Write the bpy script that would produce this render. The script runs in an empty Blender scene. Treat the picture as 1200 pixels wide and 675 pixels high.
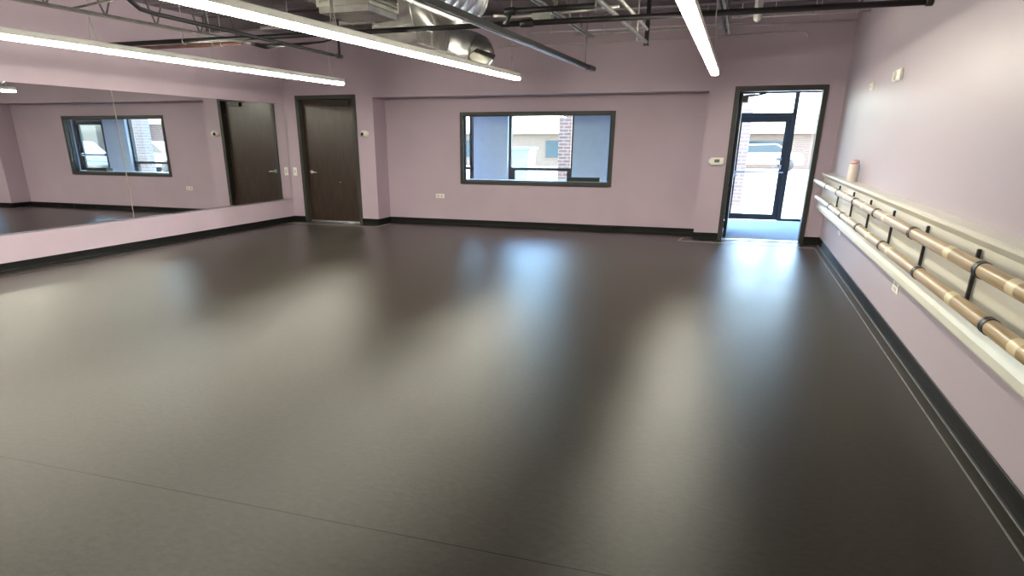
import bpy, bmesh, math, random
from mathutils import Vector, Matrix
random.seed(7)
C = bpy.context.scene.collection
PI = math.pi

# ------------------------------------------------------------------ camera
H = 1.45
F, PX, PY = 802.5, 570.31, 486.22
YAW, PITCH, ROLL = -0.335082, 0.380081, -0.002361

def cam_axes():
    cy, sy, cp, sp = math.cos(YAW), math.sin(YAW), math.cos(PITCH), math.sin(PITCH)
    cr, sr = math.cos(ROLL), math.sin(ROLL)
    f = Vector((sy*cp, cy*cp, -sp)); r = Vector((cy, -sy, 0.0)); d = f.cross(r)
    return cr*r + sr*d, -sr*r + cr*d, f

r_, d_, f_ = cam_axes()
cd = bpy.data.cameras.new('camera'); cam = bpy.data.objects.new('camera', cd); C.objects.link(cam)
M = Matrix((r_, -d_, -f_)).transposed().to_4x4(); M.translation = Vector((0, 0, H)); cam.matrix_world = M
cd.sensor_fit = 'HORIZONTAL'; cd.sensor_width = 36; cd.lens = F/1200*36
cd.shift_x = (600-PX)/1200; cd.shift_y = (PY-337.5)/1200
cd.clip_start = 0.05; cd.clip_end = 300
bpy.context.scene.camera = cam

# ------------------------------------------------------------------ room dimensions
YP, YR = 11.795, 12.281          # pier plane, recessed wall plane
XL, XR = -8.064, 1.268           # mirror wall, barre wall
ZC = 3.2                         # deck underside
ZD, ZH, ZB = 2.211, 2.161, 0.101
XD1, XD2, XE1, XE2 = -7.817, -6.575, -0.219, 1.048
XR1, XR2 = -6.242, -0.588
XW1, XW2, ZW1, ZW2 = -4.79, -2.044, 0.728, 1.922
YS = 15.15                       # street door plane
YO = 13.12                       # hallway outer wall plane
YBACK = -3.6

# ------------------------------------------------------------------ materials
def nm(name): 
    m = bpy.data.materials.new(name); m.use_nodes = True
    return m, m.node_tree.nodes, m.node_tree.links, m.node_tree.nodes['Principled BSDF']
def ramp(nodes, links, src, stops):
    cr = nodes.new('ShaderNodeValToRGB'); e = cr.color_ramp.elements
    e[0].position, e[0].color = stops[0][0], (*stops[0][1], 1)
    e[1].position, e[1].color = stops[-1][0], (*stops[-1][1], 1)
    for p, c in stops[1:-1]:
        x = e.new(p); x.color = (*c, 1)
    links.new(src, cr.inputs[0]); return cr.outputs[0]
def simple(name, col, rough=0.5, metal=0.0, noise=0.0, scale=8.0, bump=0.0, bscale=60.0, stretch=(1, 1, 1), spec=0.5):
    m, N, L, b = nm(name)
    b.inputs['Roughness'].default_value = rough; b.inputs['Metallic'].default_value = metal
    b.inputs['Specular IOR Level'].default_value = spec
    tc = N.new('ShaderNodeTexCoord'); mp = N.new('ShaderNodeMapping'); mp.inputs['Scale'].default_value = stretch
    L.new(tc.outputs['Object'], mp.inputs[0])
    n = N.new('ShaderNodeTexNoise'); n.inputs['Scale'].default_value = scale; n.inputs['Detail'].default_value = 5
    L.new(mp.outputs[0], n.inputs['Vector'])
    lo = tuple(c*(1-noise) for c in col); hi = tuple(min(1, c*(1+noise)) for c in col)
    L.new(ramp(N, L, n.outputs['Fac'], [(0.3, lo), (0.7, hi)]), b.inputs['Base Color'])
    if bump:
        n2 = N.new('ShaderNodeTexNoise'); n2.inputs['Scale'].default_value = bscale; n2.inputs['Detail'].default_value = 3
        L.new(mp.outputs[0], n2.inputs['Vector'])
        bp = N.new('ShaderNodeBump'); bp.inputs['Strength'].default_value = bump; bp.inputs['Distance'].default_value = 0.01
        L.new(n2.outputs['Fac'], bp.inputs['Height']); L.new(bp.outputs[0], b.inputs['Normal'])
    return m
def emissive(name, col, strength):
    m, N, L, b = nm(name)
    b.inputs['Base Color'].default_value = (*col, 1); b.inputs['Emission Color'].default_value = (*col, 1)
    b.inputs['Emission Strength'].default_value = strength
    return m
def glass_pane(name, tint=(0.93, 0.97, 0.97)):
    m = bpy.data.materials.new(name); m.use_nodes = True; N, L = m.node_tree.nodes, m.node_tree.links
    N.clear(); o = N.new('ShaderNodeOutputMaterial'); t = N.new('ShaderNodeBsdfTransparent'); t.inputs[0].default_value = (*tint, 1)
    g = N.new('ShaderNodeBsdfGlossy'); g.inputs['Roughness'].default_value = 0.02
    lw = N.new('ShaderNodeLayerWeight'); lw.inputs['Blend'].default_value = 0.5
    pw = N.new('ShaderNodeMath'); pw.operation = 'POWER'; L.new(lw.outputs['Facing'], pw.inputs[0]); pw.inputs[1].default_value = 5
    fr = N.new('ShaderNodeMath'); fr.operation = 'MULTIPLY_ADD'; L.new(pw.outputs[0], fr.inputs[0]); fr.inputs[1].default_value = 0.9; fr.inputs[2].default_value = 0.035
    mx = N.new('ShaderNodeMixShader'); L.new(fr.outputs[0], mx.inputs[0]); L.new(t.outputs[0], mx.inputs[1]); L.new(g.outputs[0], mx.inputs[2])
    L.new(mx.outputs[0], o.inputs[0]); return m
def brick(name, c1, c2, mortar, scale=1.0):
    m, N, L, b = nm(name); b.inputs['Roughness'].default_value = 0.9
    tc = N.new('ShaderNodeTexCoord'); mp = N.new('ShaderNodeMapping')
    mp.inputs['Rotation'].default_value = (PI/2, 0, 0)
    L.new(tc.outputs['Object'], mp.inputs[0])
    sx = N.new('ShaderNodeSeparateXYZ'); L.new(tc.outputs['Object'], sx.inputs[0])
    ad = N.new('ShaderNodeMath'); ad.operation = 'ADD'; L.new(sx.outputs[0], ad.inputs[0]); L.new(sx.outputs[1], ad.inputs[1])
    cb = N.new('ShaderNodeCombineXYZ'); L.new(ad.outputs[0], cb.inputs[0]); L.new(sx.outputs[2], cb.inputs[1])
    t = N.new('ShaderNodeTexBrick'); t.inputs['Color1'].default_value = (*c1, 1); t.inputs['Color2'].default_value = (*c2, 1)
    t.inputs['Mortar'].default_value = (*mortar, 1); t.inputs['Scale'].default_value = scale
    t.inputs['Brick Width'].default_value = 0.22; t.inputs['Row Height'].default_value = 0.075; t.inputs['Mortar Size'].default_value = 0.012
    L.new(cb.outputs[0], t.inputs['Vector']); L.new(t.outputs['Color'], b.inputs['Base Color']); return m

PAINT = (0.445, 0.35, 0.42)
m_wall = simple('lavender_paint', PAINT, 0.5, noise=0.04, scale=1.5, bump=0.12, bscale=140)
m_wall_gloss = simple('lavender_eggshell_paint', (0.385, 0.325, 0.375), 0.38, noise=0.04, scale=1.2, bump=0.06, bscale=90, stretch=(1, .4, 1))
m_base = simple('black_rubber', (0.006, 0.006, 0.0065), 0.5, noise=0.2, spec=0.2)
m_deck = simple('painted_steel_deck', (0.17, 0.145, 0.165), 0.65, noise=0.35, scale=2.0)
m_frame = simple('bronze_grey_metal', (0.042, 0.040, 0.036), 0.42, noise=0.08, spec=0.35)
m_black = simple('black_metal', (0.014, 0.014, 0.015), 0.4, noise=0.1)
m_blackpipe = simple('black_pipe_paint', (0.014, 0.013, 0.014), 0.45, noise=0.2, spec=0.3)
m_steel = simple('galvanised_steel', (0.5, 0.5, 0.47), 0.34, 1.0, noise=0.22, scale=6)
m_duct = simple('spiral_duct_steel', (0.74, 0.74, 0.73), 0.38, 1.0, noise=0.12, scale=7, bump=0.05, bscale=20)
m_joist = simple('joist_primer', (0.15, 0.14, 0.135), 0.5, 0.3, noise=0.3, scale=12)
m_conduit = simple('conduit_steel', (0.55, 0.52, 0.5), 0.4, 0.6, noise=0.1)
m_white = simple('white_plastic', (0.78, 0.77, 0.70), 0.4, noise=0.02)
m_whitemetal = simple('white_enamel', (0.50, 0.50, 0.45), 0.35, noise=0.03)
m_housing = simple('white_light_housing', (0.80, 0.80, 0.76), 0.4, noise=0.02)
m_cream = simple('cream_enamel', (0.66, 0.64, 0.57), 0.3, noise=0.03, scale=3)
m_chrome = simple('chrome', (0.8, 0.8, 0.78), 0.2, 1.0)
m_alu = simple('brushed_aluminium', (0.6, 0.62, 0.66), 0.35, 1.0)
m_copper = simple('red_primer_pipe', (0.20, 0.10, 0.08), 0.55, noise=0.2)
m_tape = simple('pale_edge_tape', (0.42, 0.40, 0.36), 0.5, noise=0.25, scale=14)
m_edge_and_highlight = simple('grey_edge_and_highlight', (0.20, 0.205, 0.21), 0.45, noise=0.2, scale=14)
m_pvc = simple('grey_pvc', (0.5, 0.5, 0.48), 0.4)
m_screen = simple('grey_lcd', (0.13, 0.16, 0.12), 0.3)
m_pink = simple('pink_plastic', (0.62, 0.38, 0.40), 0.4)
m_bottle = simple('pale_bottle', (0.64, 0.57, 0.54), 0.35)
m_hall = simple('blue_grey_paint', (0.60, 0.70, 0.80), 0.6, noise=0.04)
m_hallwhite = simple('pale_wall_paint', (0.62, 0.66, 0.72), 0.5)
m_carpet = simple('blue_carpet', (0.32, 0.42, 0.54), 0.9, noise=0.45, scale=60, bump=0.5, bscale=200)
m_mirror = simple('mirror_silver', (0.80, 0.80, 0.80), 0.0, 1.0)
m_mirror_edge = simple('mirror_edge', (0.62, 0.58, 0.50), 0.4)
m_handle = simple('satin_nickel', (0.85, 0.85, 0.82), 0.4, 0.35)
m_lens = emissive('led_lens', (1.0, 0.955, 0.79), 15.5)
m_glass = glass_pane('clear_glass')
m_concrete = simple('pale_concrete', (0.36, 0.355, 0.345), 0.9, noise=0.12, scale=0.8)
m_asphalt = simple('asphalt', (0.22, 0.22, 0.23), 0.9, noise=0.15, scale=2)
m_brick = brick('brown_brick', (0.13, 0.060, 0.042), (0.095, 0.045, 0.034), (0.18, 0.16, 0.14))
m_brick2 = brick('tan_brick', (0.17, 0.095, 0.055), (0.13, 0.075, 0.05), (0.18, 0.16, 0.135))
m_brick_pale = brick('pale_pink_brick', (0.25, 0.19, 0.17), (0.21, 0.155, 0.14), (0.29, 0.27, 0.26))
m_car = simple('pale_blue_car_paint', (0.26, 0.38, 0.45), 0.25, spec=0.7)
m_carw = simple('white_car_paint', (0.45, 0.48, 0.5), 0.25, spec=0.7)
m_tire = simple('tyre_rubber', (0.02, 0.02, 0.02), 0.8)
m_carglass = simple('dark_car_glass', (0.03, 0.05, 0.06), 0.08)
m_teal = simple('pale_teal_steel', (0.14, 0.27, 0.31), 0.5, noise=0.1)
m_mat_edge = simple('dark_subfloor', (0.018, 0.017, 0.018), 0.5, noise=0.2)

def wood_door():
    m, N, L, b = nm('dark_walnut_veneer'); b.inputs['Roughness'].default_value = 0.30; b.inputs['Specular IOR Level'].default_value = 0.6
    tc = N.new('ShaderNodeTexCoord'); mp = N.new('ShaderNodeMapping'); mp.inputs['Scale'].default_value = (9, 9, 0.9)
    L.new(tc.outputs['Object'], mp.inputs[0])
    n = N.new('ShaderNodeTexNoise'); n.inputs['Scale'].default_value = 3; n.inputs['Detail'].default_value = 8; n.inputs['Distortion'].default_value = 0.6
    L.new(mp.outputs[0], n.inputs['Vector'])
    L.new(ramp(N, L, n.outputs['Fac'], [(0.3, (0.018, 0.010, 0.006)), (0.55, (0.034, 0.019, 0.011)), (0.8, (0.055, 0.032, 0.018))]), b.inputs['Base Color'])
    return m
m_door = wood_door()
def wood_rail():
    m, N, L, b = nm('oak_rail'); b.inputs['Roughness'].default_value = 0.3
    tc = N.new('ShaderNodeTexCoord'); mp = N.new('ShaderNodeMapping'); mp.inputs['Scale'].default_value = (40, 1.2, 40)
    L.new(tc.outputs['Object'], mp.inputs[0])
    n = N.new('ShaderNodeTexNoise'); n.inputs['Scale'].default_value = 1.6; n.inputs['Detail'].default_value = 6
    L.new(mp.outputs[0], n.inputs['Vector'])
    L.new(ramp(N, L, n.outputs['Fac'], [(0.25, (0.24, 0.150, 0.062)), (0.5, (0.40, 0.275, 0.135)), (0.75, (0.54, 0.40, 0.225))]), b.inputs['Base Color'])
    return m
m_rail = wood_rail()
m_railband = simple('pale_maple_band', (0.75, 0.62, 0.40), 0.35)

FLOOR_ROUGH, FLOOR_IOR = 0.36, 1.275
def floor_mat():
    m, N, L, b = nm('black_marley_vinyl')
    tc = N.new('ShaderNodeTexCoord')
    n = N.new('ShaderNodeTexNoise'); n.inputs['Scale'].default_value = 0.7; n.inputs['Detail'].default_value = 4
    L.new(tc.outputs['Object'], n.inputs['Vector'])
    sc = N.new('ShaderNodeMapping'); sc.inputs['Scale'].default_value = (1.6, 2.4, 1); sc.inputs['Rotation'].default_value = (0, 0, 0.5)
    L.new(tc.outputs['Object'], sc.inputs[0])
    n2 = N.new('ShaderNodeTexNoise'); n2.inputs['Scale'].default_value = 14; n2.inputs['Detail'].default_value = 8; n2.inputs['Roughness'].default_value = 0.7
    L.new(sc.outputs[0], n2.inputs['Vector'])
    col = ramp(N, L, n2.outputs['Fac'], [(0.3, (0.029, 0.026, 0.022)), (0.7, (0.045, 0.040, 0.033))])
    # faint scuffs: thin pale scratches
    n3 = N.new('ShaderNodeTexNoise'); n3.inputs['Scale'].default_value = 2.2; n3.inputs['Detail'].default_value = 2; n3.inputs['Distortion'].default_value = 2.5
    L.new(tc.outputs['Object'], n3.inputs['Vector'])
    sf = ramp(N, L, n3.outputs['Fac'], [(0.497, (0, 0, 0)), (0.5, (1, 1, 1)), (0.503, (0, 0, 0))])
    n4 = N.new('ShaderNodeTexNoise'); n4.inputs['Scale'].default_value = 3.1; L.new(tc.outputs['Object'], n4.inputs['Vector'])
    sm = ramp(N, L, n4.outputs['Fac'], [(0.58, (0, 0, 0)), (0.66, (0.25, 0.25, 0.25))])
    mul = N.new('ShaderNodeMath'); mul.operation = 'MULTIPLY'; L.new(sf, mul.inputs[0]); L.new(sm, mul.inputs[1])
    mx = N.new('ShaderNodeMix'); mx.data_type = 'RGBA'; L.new(mul.outputs[0], mx.inputs['Factor']); L.new(col, mx.inputs['A']); mx.inputs['B'].default_value = (0.12, 0.11, 0.10, 1)
    # seam line between the vinyl rolls
    sx = N.new('ShaderNodeSeparateXYZ'); L.new(tc.outputs['Object'], sx.inputs[0])
    s1 = N.new('ShaderNodeMath'); s1.operation = 'SUBTRACT'; L.new(sx.outputs[1], s1.inputs[0]); s1.inputs[1].default_value = 2.103
    s2 = N.new('ShaderNodeMath'); s2.operation = 'ABSOLUTE'; L.new(s1.outputs[0], s2.inputs[0])
    s3 = N.new('ShaderNodeMath'); s3.operation = 'LESS_THAN'; L.new(s2.outputs[0], s3.inputs[0]); s3.inputs[1].default_value = 0.0035
    mx2 = N.new('ShaderNodeMix'); mx2.data_type = 'RGBA'; L.new(s3.outputs[0], mx2.inputs['Factor']); L.new(mx.outputs['Result'], mx2.inputs['A']); mx2.inputs['B'].default_value = (0.006, 0.006, 0.006, 1)
    bp = N.new('ShaderNodeBump'); bp.inputs['Strength'].default_value = 0.4; bp.inputs['Distance'].default_value = 0.004
    L.new(n2.outputs['Fac'], bp.inputs['Height'])
    N.remove(b); out = N['Material Output']
    df = N.new('ShaderNodeBsdfDiffuse'); L.new(mx2.outputs['Result'], df.inputs['Color']); L.new(bp.outputs[0], df.inputs['Normal'])
    gl = N.new('ShaderNodeBsdfAnisotropic'); gl.distribution = 'BECKMANN'; gl.inputs['Color'].default_value = (.68, .68, .68, 1)
    L.new(ramp(N, L, n.outputs['Fac'], [(0.3, (FLOOR_ROUGH-.02,)*3), (0.7, (FLOOR_ROUGH+.02,)*3)]), gl.inputs['Roughness']); L.new(bp.outputs[0], gl.inputs['Normal'])
    fr = N.new('ShaderNodeFresnel'); fr.inputs['IOR'].default_value = FLOOR_IOR
    mxs = N.new('ShaderNodeMixShader'); L.new(fr.outputs[0], mxs.inputs[0]); L.new(df.outputs[0], mxs.inputs[1]); L.new(gl.outputs[0], mxs.inputs[2]); L.new(mxs.outputs[0], out.inputs[0])
    return m
m_floor = floor_mat()

# ------------------------------------------------------------------ mesh helpers
class MB:
    def __init__(s): s.v = []; s.f = []; s.mi = []; s.cur = 0; s.sm = []
    def mat(s, i): s.cur = i; return s
    def add(s, vs, fs, smooth=False):
        b = len(s.v); s.v += [tuple(v) for v in vs]
        for f in fs: s.f.append([b+i for i in f]); s.mi.append(s.cur); s.sm.append(smooth)
        return s
    def box(s, x0, x1, y0, y1, z0, z1):
        return s.add([(x0,y0,z0),(x1,y0,z0),(x1,y1,z0),(x0,y1,z0),(x0,y0,z1),(x1,y0,z1),(x1,y1,z1),(x0,y1,z1)],
                     [(3,2,1,0),(4,5,6,7),(0,1,5,4),(1,2,6,5),(2,3,7,6),(3,0,4,7)])
    def prism(s, pts, axis, a0, a1, smooth=False):
        n = len(pts)
        def P(p, a): return (a, p[0], p[1]) if axis == 'X' else (p[0], a, p[1]) if axis == 'Y' else (p[0], p[1], a)
        vs = [P(p, a0) for p in pts] + [P(p, a1) for p in pts]
        s.add(vs, [tuple(range(n)), tuple(range(2*n-1, n-1, -1))])
        return s.add(vs, [(i, i+n, (i+1) % n + n, (i+1) % n) for i in range(n)], smooth)
    def tube(s, path, r, n=12, caps=True, smooth=True):
        path = [Vector(p) for p in path]; rs = r if isinstance(r, (list, tuple)) else [r]*len(path)
        vs = []; up = None
        for i, p in enumerate(path):
            t = (path[min(i+1, len(path)-1)] - path[max(i-1, 0)]).normalized()
            if up is None: up = Vector((0, 0, 1)) if abs(t.z) < .9 else Vector((1, 0, 0))
            u = (up - t*up.dot(t)).normalized(); w = t.cross(u); up = u
            for k in range(n):
                a = 2*PI*k/n; vs.append(p + (u*math.cos(a) + w*math.sin(a))*rs[i])
        fs = [(i*n+k, i*n+(k+1) % n, (i+1)*n+(k+1) % n, (i+1)*n+k) for i in range(len(path)-1) for k in range(n)]
        b = len(s.v); s.add(vs, fs, smooth)
        if caps:
            s.f.append([b+k for k in range(n)][::-1]); s.f.append([b+(len(path)-1)*n+k for k in range(n)])
            s.mi += [s.cur]*2; s.sm += [False]*2
        return s
    def bar(s, a, b, w, h, up=(0, 0, 1)):
        a, b = Vector(a), Vector(b); t = (b-a).normalized(); up = Vector(up); u = (up - t*up.dot(t)).normalized(); q = t.cross(u)
        vs = [p + q*sx*w/2 + u*sz*h/2 for p in (a, b) for sx, sz in ((-1,-1),(1,-1),(1,1),(-1,1))]
        return s.add(vs, [(3,2,1,0),(4,5,6,7),(0,1,5,4),(1,2,6,5),(2,3,7,6),(3,0,4,7)])
    def lathe(s, prof, n=20, axis='Z', o=(0,0,0)):
        o = Vector(o); vs = []
        for r, h in prof:
            for k in range(n):
                a = 2*PI*k/n; c, d = r*math.cos(a), r*math.sin(a)
                vs.append(o + (Vector((c, d, h)) if axis == 'Z' else Vector((c, h, d)) if axis == 'Y' else Vector((h, c, d))))
        fs = [(i*n+k, i*n+(k+1) % n, (i+1)*n+(k+1) % n, (i+1)*n+k) for i in range(len(prof)-1) for k in range(n)]
        fs += [tuple(range(n))[::-1], tuple((len(prof)-1)*n+k for k in range(n))]
        return s.add(vs, fs, True)
    def build(s, name, mats, parent=None, origin=None, bevel=0.0, fixn=True):
        o = Vector(origin) if origin is not None else Vector((0, 0, 0))
        me = bpy.data.meshes.new(name); me.from_pydata([tuple(Vector(v)-o) for v in s.v], [], s.f)
        if not isinstance(mats, (list, tuple)): mats = [mats]
        for m in mats: me.materials.append(m)
        for p, mi, sm in zip(me.polygons, s.mi, s.sm): p.material_index = mi; p.use_smooth = sm
        bm = bmesh.new(); bm.from_mesh(me)
        bmesh.ops.remove_doubles(bm, verts=bm.verts, dist=1e-6)
        if fixn: bmesh.ops.recalc_face_normals(bm, faces=bm.faces)
        if bevel:
            bmesh.ops.bevel(bm, geom=[e for e in bm.edges if e.is_manifold and e.calc_face_angle(0) > 0.5], offset=bevel, segments=2, affect='EDGES', clamp_overlap=True)
        bm.to_mesh(me); bm.free()
        ob = bpy.data.objects.new(name, me); C.objects.link(ob)
        if parent is not None:
            ob.parent = parent; ob.location = o - Vector(parent.get('_o', (0, 0, 0)))
        else: ob.location = o
        ob['_o'] = tuple(o)
        return ob
def tag(o, label=None, cat=None, group=None, kind=None):
    if label: o['label'] = label
    if cat: o['category'] = cat
    if group: o['group'] = group
    if kind: o['kind'] = kind
    return o
def thing(name, label, cat, loc, group=None):
    o = bpy.data.objects.new(name, None); C.objects.link(o); o.location = loc; o['_o'] = tuple(loc); o.empty_display_size = 0.1
    return tag(o, label, cat, group)
def struct(name, mb, mats, label=None, parent=None, **k):
    o = mb.build(name, mats, parent, **k)
    o['kind'] = 'structure'
    if label: o['label'] = label
    return o

# ------------------------------------------------------------------ room shell
# opening of a wall in the XZ plane, as four boxes
def wall_with_hole(mb, x0, x1, y0, y1, z0, z1, hx0, hx1, hz0, hz1):
    mb.box(x0, hx0, y0, y1, z0, z1); mb.box(hx1, x1, y0, y1, z0, z1)
    mb.box(hx0, hx1, y0, y1, hz1, z1)
    if hz0 > z0: mb.box(hx0, hx1, y0, y1, z0, hz0)

struct('floor', MB().box(XL-.18, XR+.18, YBACK-.2, YP+.16, -.12, 0).box(XL-.18, XR2+.14, YP+.16, YR+.14, -.12, 0), m_floor, 'black vinyl dance floor of the studio')
struct('wall_left', MB().box(XL-.18, XL, YBACK-.2, YP+.0, 0, ZC), m_wall, 'lavender wall carrying the mirrors')
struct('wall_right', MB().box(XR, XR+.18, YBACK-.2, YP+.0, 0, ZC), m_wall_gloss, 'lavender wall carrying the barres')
struct('wall_front', MB().box(XL-.18, XR+.18, YBACK-.4, YBACK-.2, 0, ZC), m_wall, 'lavender wall opposite the window')
w = MB()
w.box(XL-.18, XD1+.06, YP, YP+.16, 0, ZC)
w.box(XD1+.06, XD2-.06, YP, YP+.16, ZD-.06, ZC)
w.box(XD2-.06, XR1, YP, YR+.14, 0, ZC)
w.box(XR1, XR2, YP, YR+.14, ZH, ZC)
w.box(XR2, XE1+.06, YP, YP+.16, 0, ZC)
w.box(XR2, XR2+.14, YP+.16, YR+.14, 0, ZC)
w.box(XE1+.06, XE2-.06, YP, YP+.16, ZD-.06, ZC)
w.box(XE2-.06, XR+.18, YP, YP+.16, 0, ZC)
wall_with_hole(w, XR1, XR2, YR, YR+.14, 0, ZH, XW1+.05, XW2-.05, ZW1+.05, ZW2-.05)
struct('wall_back', w, m_wall, 'lavender wall with the window recess and both doors')

# steel roof deck, ribs running across the room
d = MB(); pts = []; y = YBACK-.2
while y < YP+.6:
    pts += [(y, ZC+.05), (y+.10, ZC+.05), (y+.125, ZC), (y+.255, ZC), (y+.28, ZC+.05)]; y += .28
pts = pts + [(y, ZC+.25), (YBACK-.2, ZC+.25)]
d.prism(pts, 'X', XL-.18, XR+.18)
struct('ceiling', d, m_deck, 'ribbed steel roof deck')

# baseboards (black rubber cove base)
def cove(mb, a, b, n, z=ZB, t=.008, toe=.022):
    a, b, n = Vector((*a, 0)), Vector((*b, 0)), Vector((*n, 0))
    prof = [(0, 0), (toe, 0), (toe*.55, .006), (t*1.1, .022), (t, .035), (t, z-.004), (t*.5, z), (0, z)]
    vs = [p + n*q[0] + Vector((0, 0, q[1])) for p in (a, b) for q in prof]; k = len(prof)
    mb.add(vs, [(i, i+k, (i+1) % k+k, (i+1) % k) for i in range(k)] + [tuple(range(k)), tuple(range(2*k-1, k-1, -1))])
bl = MB(); cove(bl, (XL, YBACK-.2), (XL, YP), (1, 0)); struct('baseboard_left', bl, m_base)
br = MB(); cove(br, (XR, YBACK-.2), (XR, YP), (-1, 0)); struct('baseboard_right', br, m_base)
bb = MB()
cove(bb, (XL, YP), (XD1, YP), (0, -1)); cove(bb, (XD2, YP), (XR1, YP), (0, -1)); cove(bb, (XR1, YP), (XR1, YR), (1, 0))
cove(bb, (XR1, YR), (XR2, YR), (0, -1)); cove(bb, (XR2, YP), (XR2, YR), (-1, 0)); cove(bb, (XR2, YP), (XE1, YP), (0, -1)); cove(bb, (XE2, YP), (XR, YP), (0, -1))
# the base bulging off the wall in the middle of the recess
bb.prism([(-2.55, YR-.008), (-2.42, YR-.05), (-2.2, YR-.065), (-1.98, YR-.05), (-1.86, YR-.008)], 'Z', 0, .092)
struct('baseboard_back', bb, m_base)
bf = MB(); cove(bf, (XL, YBACK-.2), (XR, YBACK-.2), (0, 1)); struct('baseboard_front', bf, m_base)

# pale edge lines of the vinyl floor, and a painted highlight along the baseboard
def line(mb, pts, wd=.02, h=.0025):
    for a, b in zip(pts, pts[1:]): mb.bar((*a, h/2), (*b, h/2), wd, h)
t = MB(); line(t, [(XL+.03, 11.50), (-6.13, 11.441), (-6.10, 11.97)], .03)
struct('trim_1', t, m_tape, 'pale tape line on the floor before the dark door')
t = MB(); line(t, [(-.751, 11.86), (-.786, 11.446), (.27, 11.37), (1.172, 11.27)], .03); line(t.mat(1), [(1.172, 11.27), (1.19, YBACK)], .008, .003)
struct('trim_2', t, [m_tape, m_edge_and_highlight], 'pale line along the edge of the vinyl floor by the barre wall')
t = MB(); line(t, [(XL+.17, 11.5), (XL+.17, YBACK)], .006, .002); line(t, [(XL+.30, 11.45), (XL+.30, YBACK)], .005, .002)
struct('trim_3', t, m_mat_edge, 'dark line along the edge of the vinyl floor under the mirrors')
t = MB(); line(t, [(XR-.024, 11.7), (XR-.024, YBACK)], .004, .006)  # highlight on the cove base toe, painted as a thin pale strip
struct('baseboard_highlight', t, m_edge_and_highlight, 'thin painted highlight at the foot of the baseboard under the barres')

# ------------------------------------------------------------------ frames
def casing(mb, x0, x1, z0, z1, y, fw, depth, proj, sides='LRTB'):
    # face frame around an opening plus its jambs running back into the wall
    yb = y - proj
    if 'L' in sides: mb.box(x0, x0+fw, yb, y+depth, z0, z1)
    if 'R' in sides: mb.box(x1-fw, x1, yb, y+depth, z0, z1)
    if 'T' in sides: mb.box(x0+fw, x1-fw, yb, y+depth, z1-fw, z1)
    if 'B' in sides: mb.box(x0+fw, x1-fw, yb, y+depth, z0, z0+fw)

# left dark wooden door
c = MB(); casing(c, XD1, XD2, 0, ZD, YP, .065, .19, .016, 'LRT')
c.box(XD1+.065, XD1+.085, YP+.145, YP+.17, 0, ZD-.065); c.box(XD2-.085, XD2-.065, YP+.145, YP+.17, 0, ZD-.065); c.box(XD1+.065, XD2-.065, YP+.145, YP+.17, ZD-.085, ZD-.065)
df = struct('door_1', c, m_frame, 'dark wooden door in a bronze grey frame', bevel=.003)
DY = YP + .095
leaf = MB().box(XD1+.069, XD2-.069, DY, DY+.045, .016, ZD-.069).build('door_leaf', m_door, df, bevel=.002)
MB().box(XD1+.075, XD2-.075, DY-.014, DY-.001, .006, .028).build('light_leak_strip', m_alu, leaf)  # added pale strip standing in for light leaking under the door
h = MB(); hx, hz = -7.655, .905
h.lathe([(.001, 0), (.034, 0), (.034, -.010), (.02, -.016), (.013, -.03), (.013, -.05), (.001, -.052)], 18, 'Y', (hx, DY, hz))
h.tube([(hx-.005, DY-.045, hz), (hx+.03, DY-.048, hz), (hx+.10, DY-.046, hz-.004), (hx+.125, DY-.04, hz-.006)], [.011, .011, .009, .008], 10)
tag(h.build('lever_handle', m_handle, leaf), 'chrome lever handle')
k = MB().box(-7.02, -6.75, DY-.055, DY, ZD-.16, ZD-.095)
k.bar((-6.9, DY-.06, ZD-.10), (-7.22, DY-.16, ZD-.085), .022, .010); k.bar((-7.22, DY-.16, ZD-.085), (-7.35, YP-.008, ZD-.075), .022, .010)
k.build('door_closer', m_black, leaf, bevel=.002)
MB().lathe([(.001, 0), (.012, 0), (.010, -.006), (.001, -.008)], 10, 'Y', (-7.05, DY, .73)).build('door_viewer', m_chrome, leaf)
for z in (.3, 1.15, 1.9):
    MB().tube([(XD2-.071, DY-.006, z-.05), (XD2-.071, DY-.006, z+.05)], .008, 8).build('hinge', m_chrome, df)
st = MB()
for z in (.05, .10, .40): st.box(XD2-.03, XD2-.018, YP-.018, YP-.0155, z, z+.012)
st.build('screw_head', m_chrome, df)

# open door on the right
c = MB(); casing(c, XE1, XE2, 0, ZD, YP, .068, .20, .016, 'LRT')
d2 = struct('door_2', c, m_frame, 'open doorway with a bronze grey frame leading to the entrance', bevel=.003)
c = MB().box(XE1+.068, XE2-.068, YP+.0, YP+.19, 0, .008); c.build('threshold', m_alu, d2)
LX = XE1 + .078      # leaf swung away on the left jamb
leaf = MB().box(LX, LX+.045, YP+.215, YP+1.28, .015, ZD-.075)
dl = leaf.build('door_leaf', m_black, d2, bevel=.002)
for z in (.22, .80, 1.40, 2.0):
    q = MB().box(XE1+.069, XE1+.082, YP+.16, YP+.235, z-.055, z+.055); q.tube([(XE1+.082, YP+.205, z-.055), (XE1+.082, YP+.205, z+.055)], .008, 8)
    q.build('hinge', m_black, d2)
q = MB(); q.box(LX+.045, LX+.12, YP+.26, YP+.52, ZD-.20, ZD-.11)
q.bar((LX+.07, YP+.33, ZD-.115), (LX+.27, YP+.33, ZD-.10), .04, .026); q.bar((LX+.27, YP+.33, ZD-.10), (LX+.36, YP+.20, ZD-.085), .035, .022)
q.build('door_closer', m_black, dl, bevel=.002)
q = MB(); q.lathe([(.001, 0), (.03, 0), (.03, .012), (.012, .02), (.012, .05), (.001, .052)], 14, 'X', (LX+.045, YP+1.2, .93)); q.bar((LX+.09, YP+1.2, .93), (LX+.09, YP+1.08, .93), .014, .016)
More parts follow.
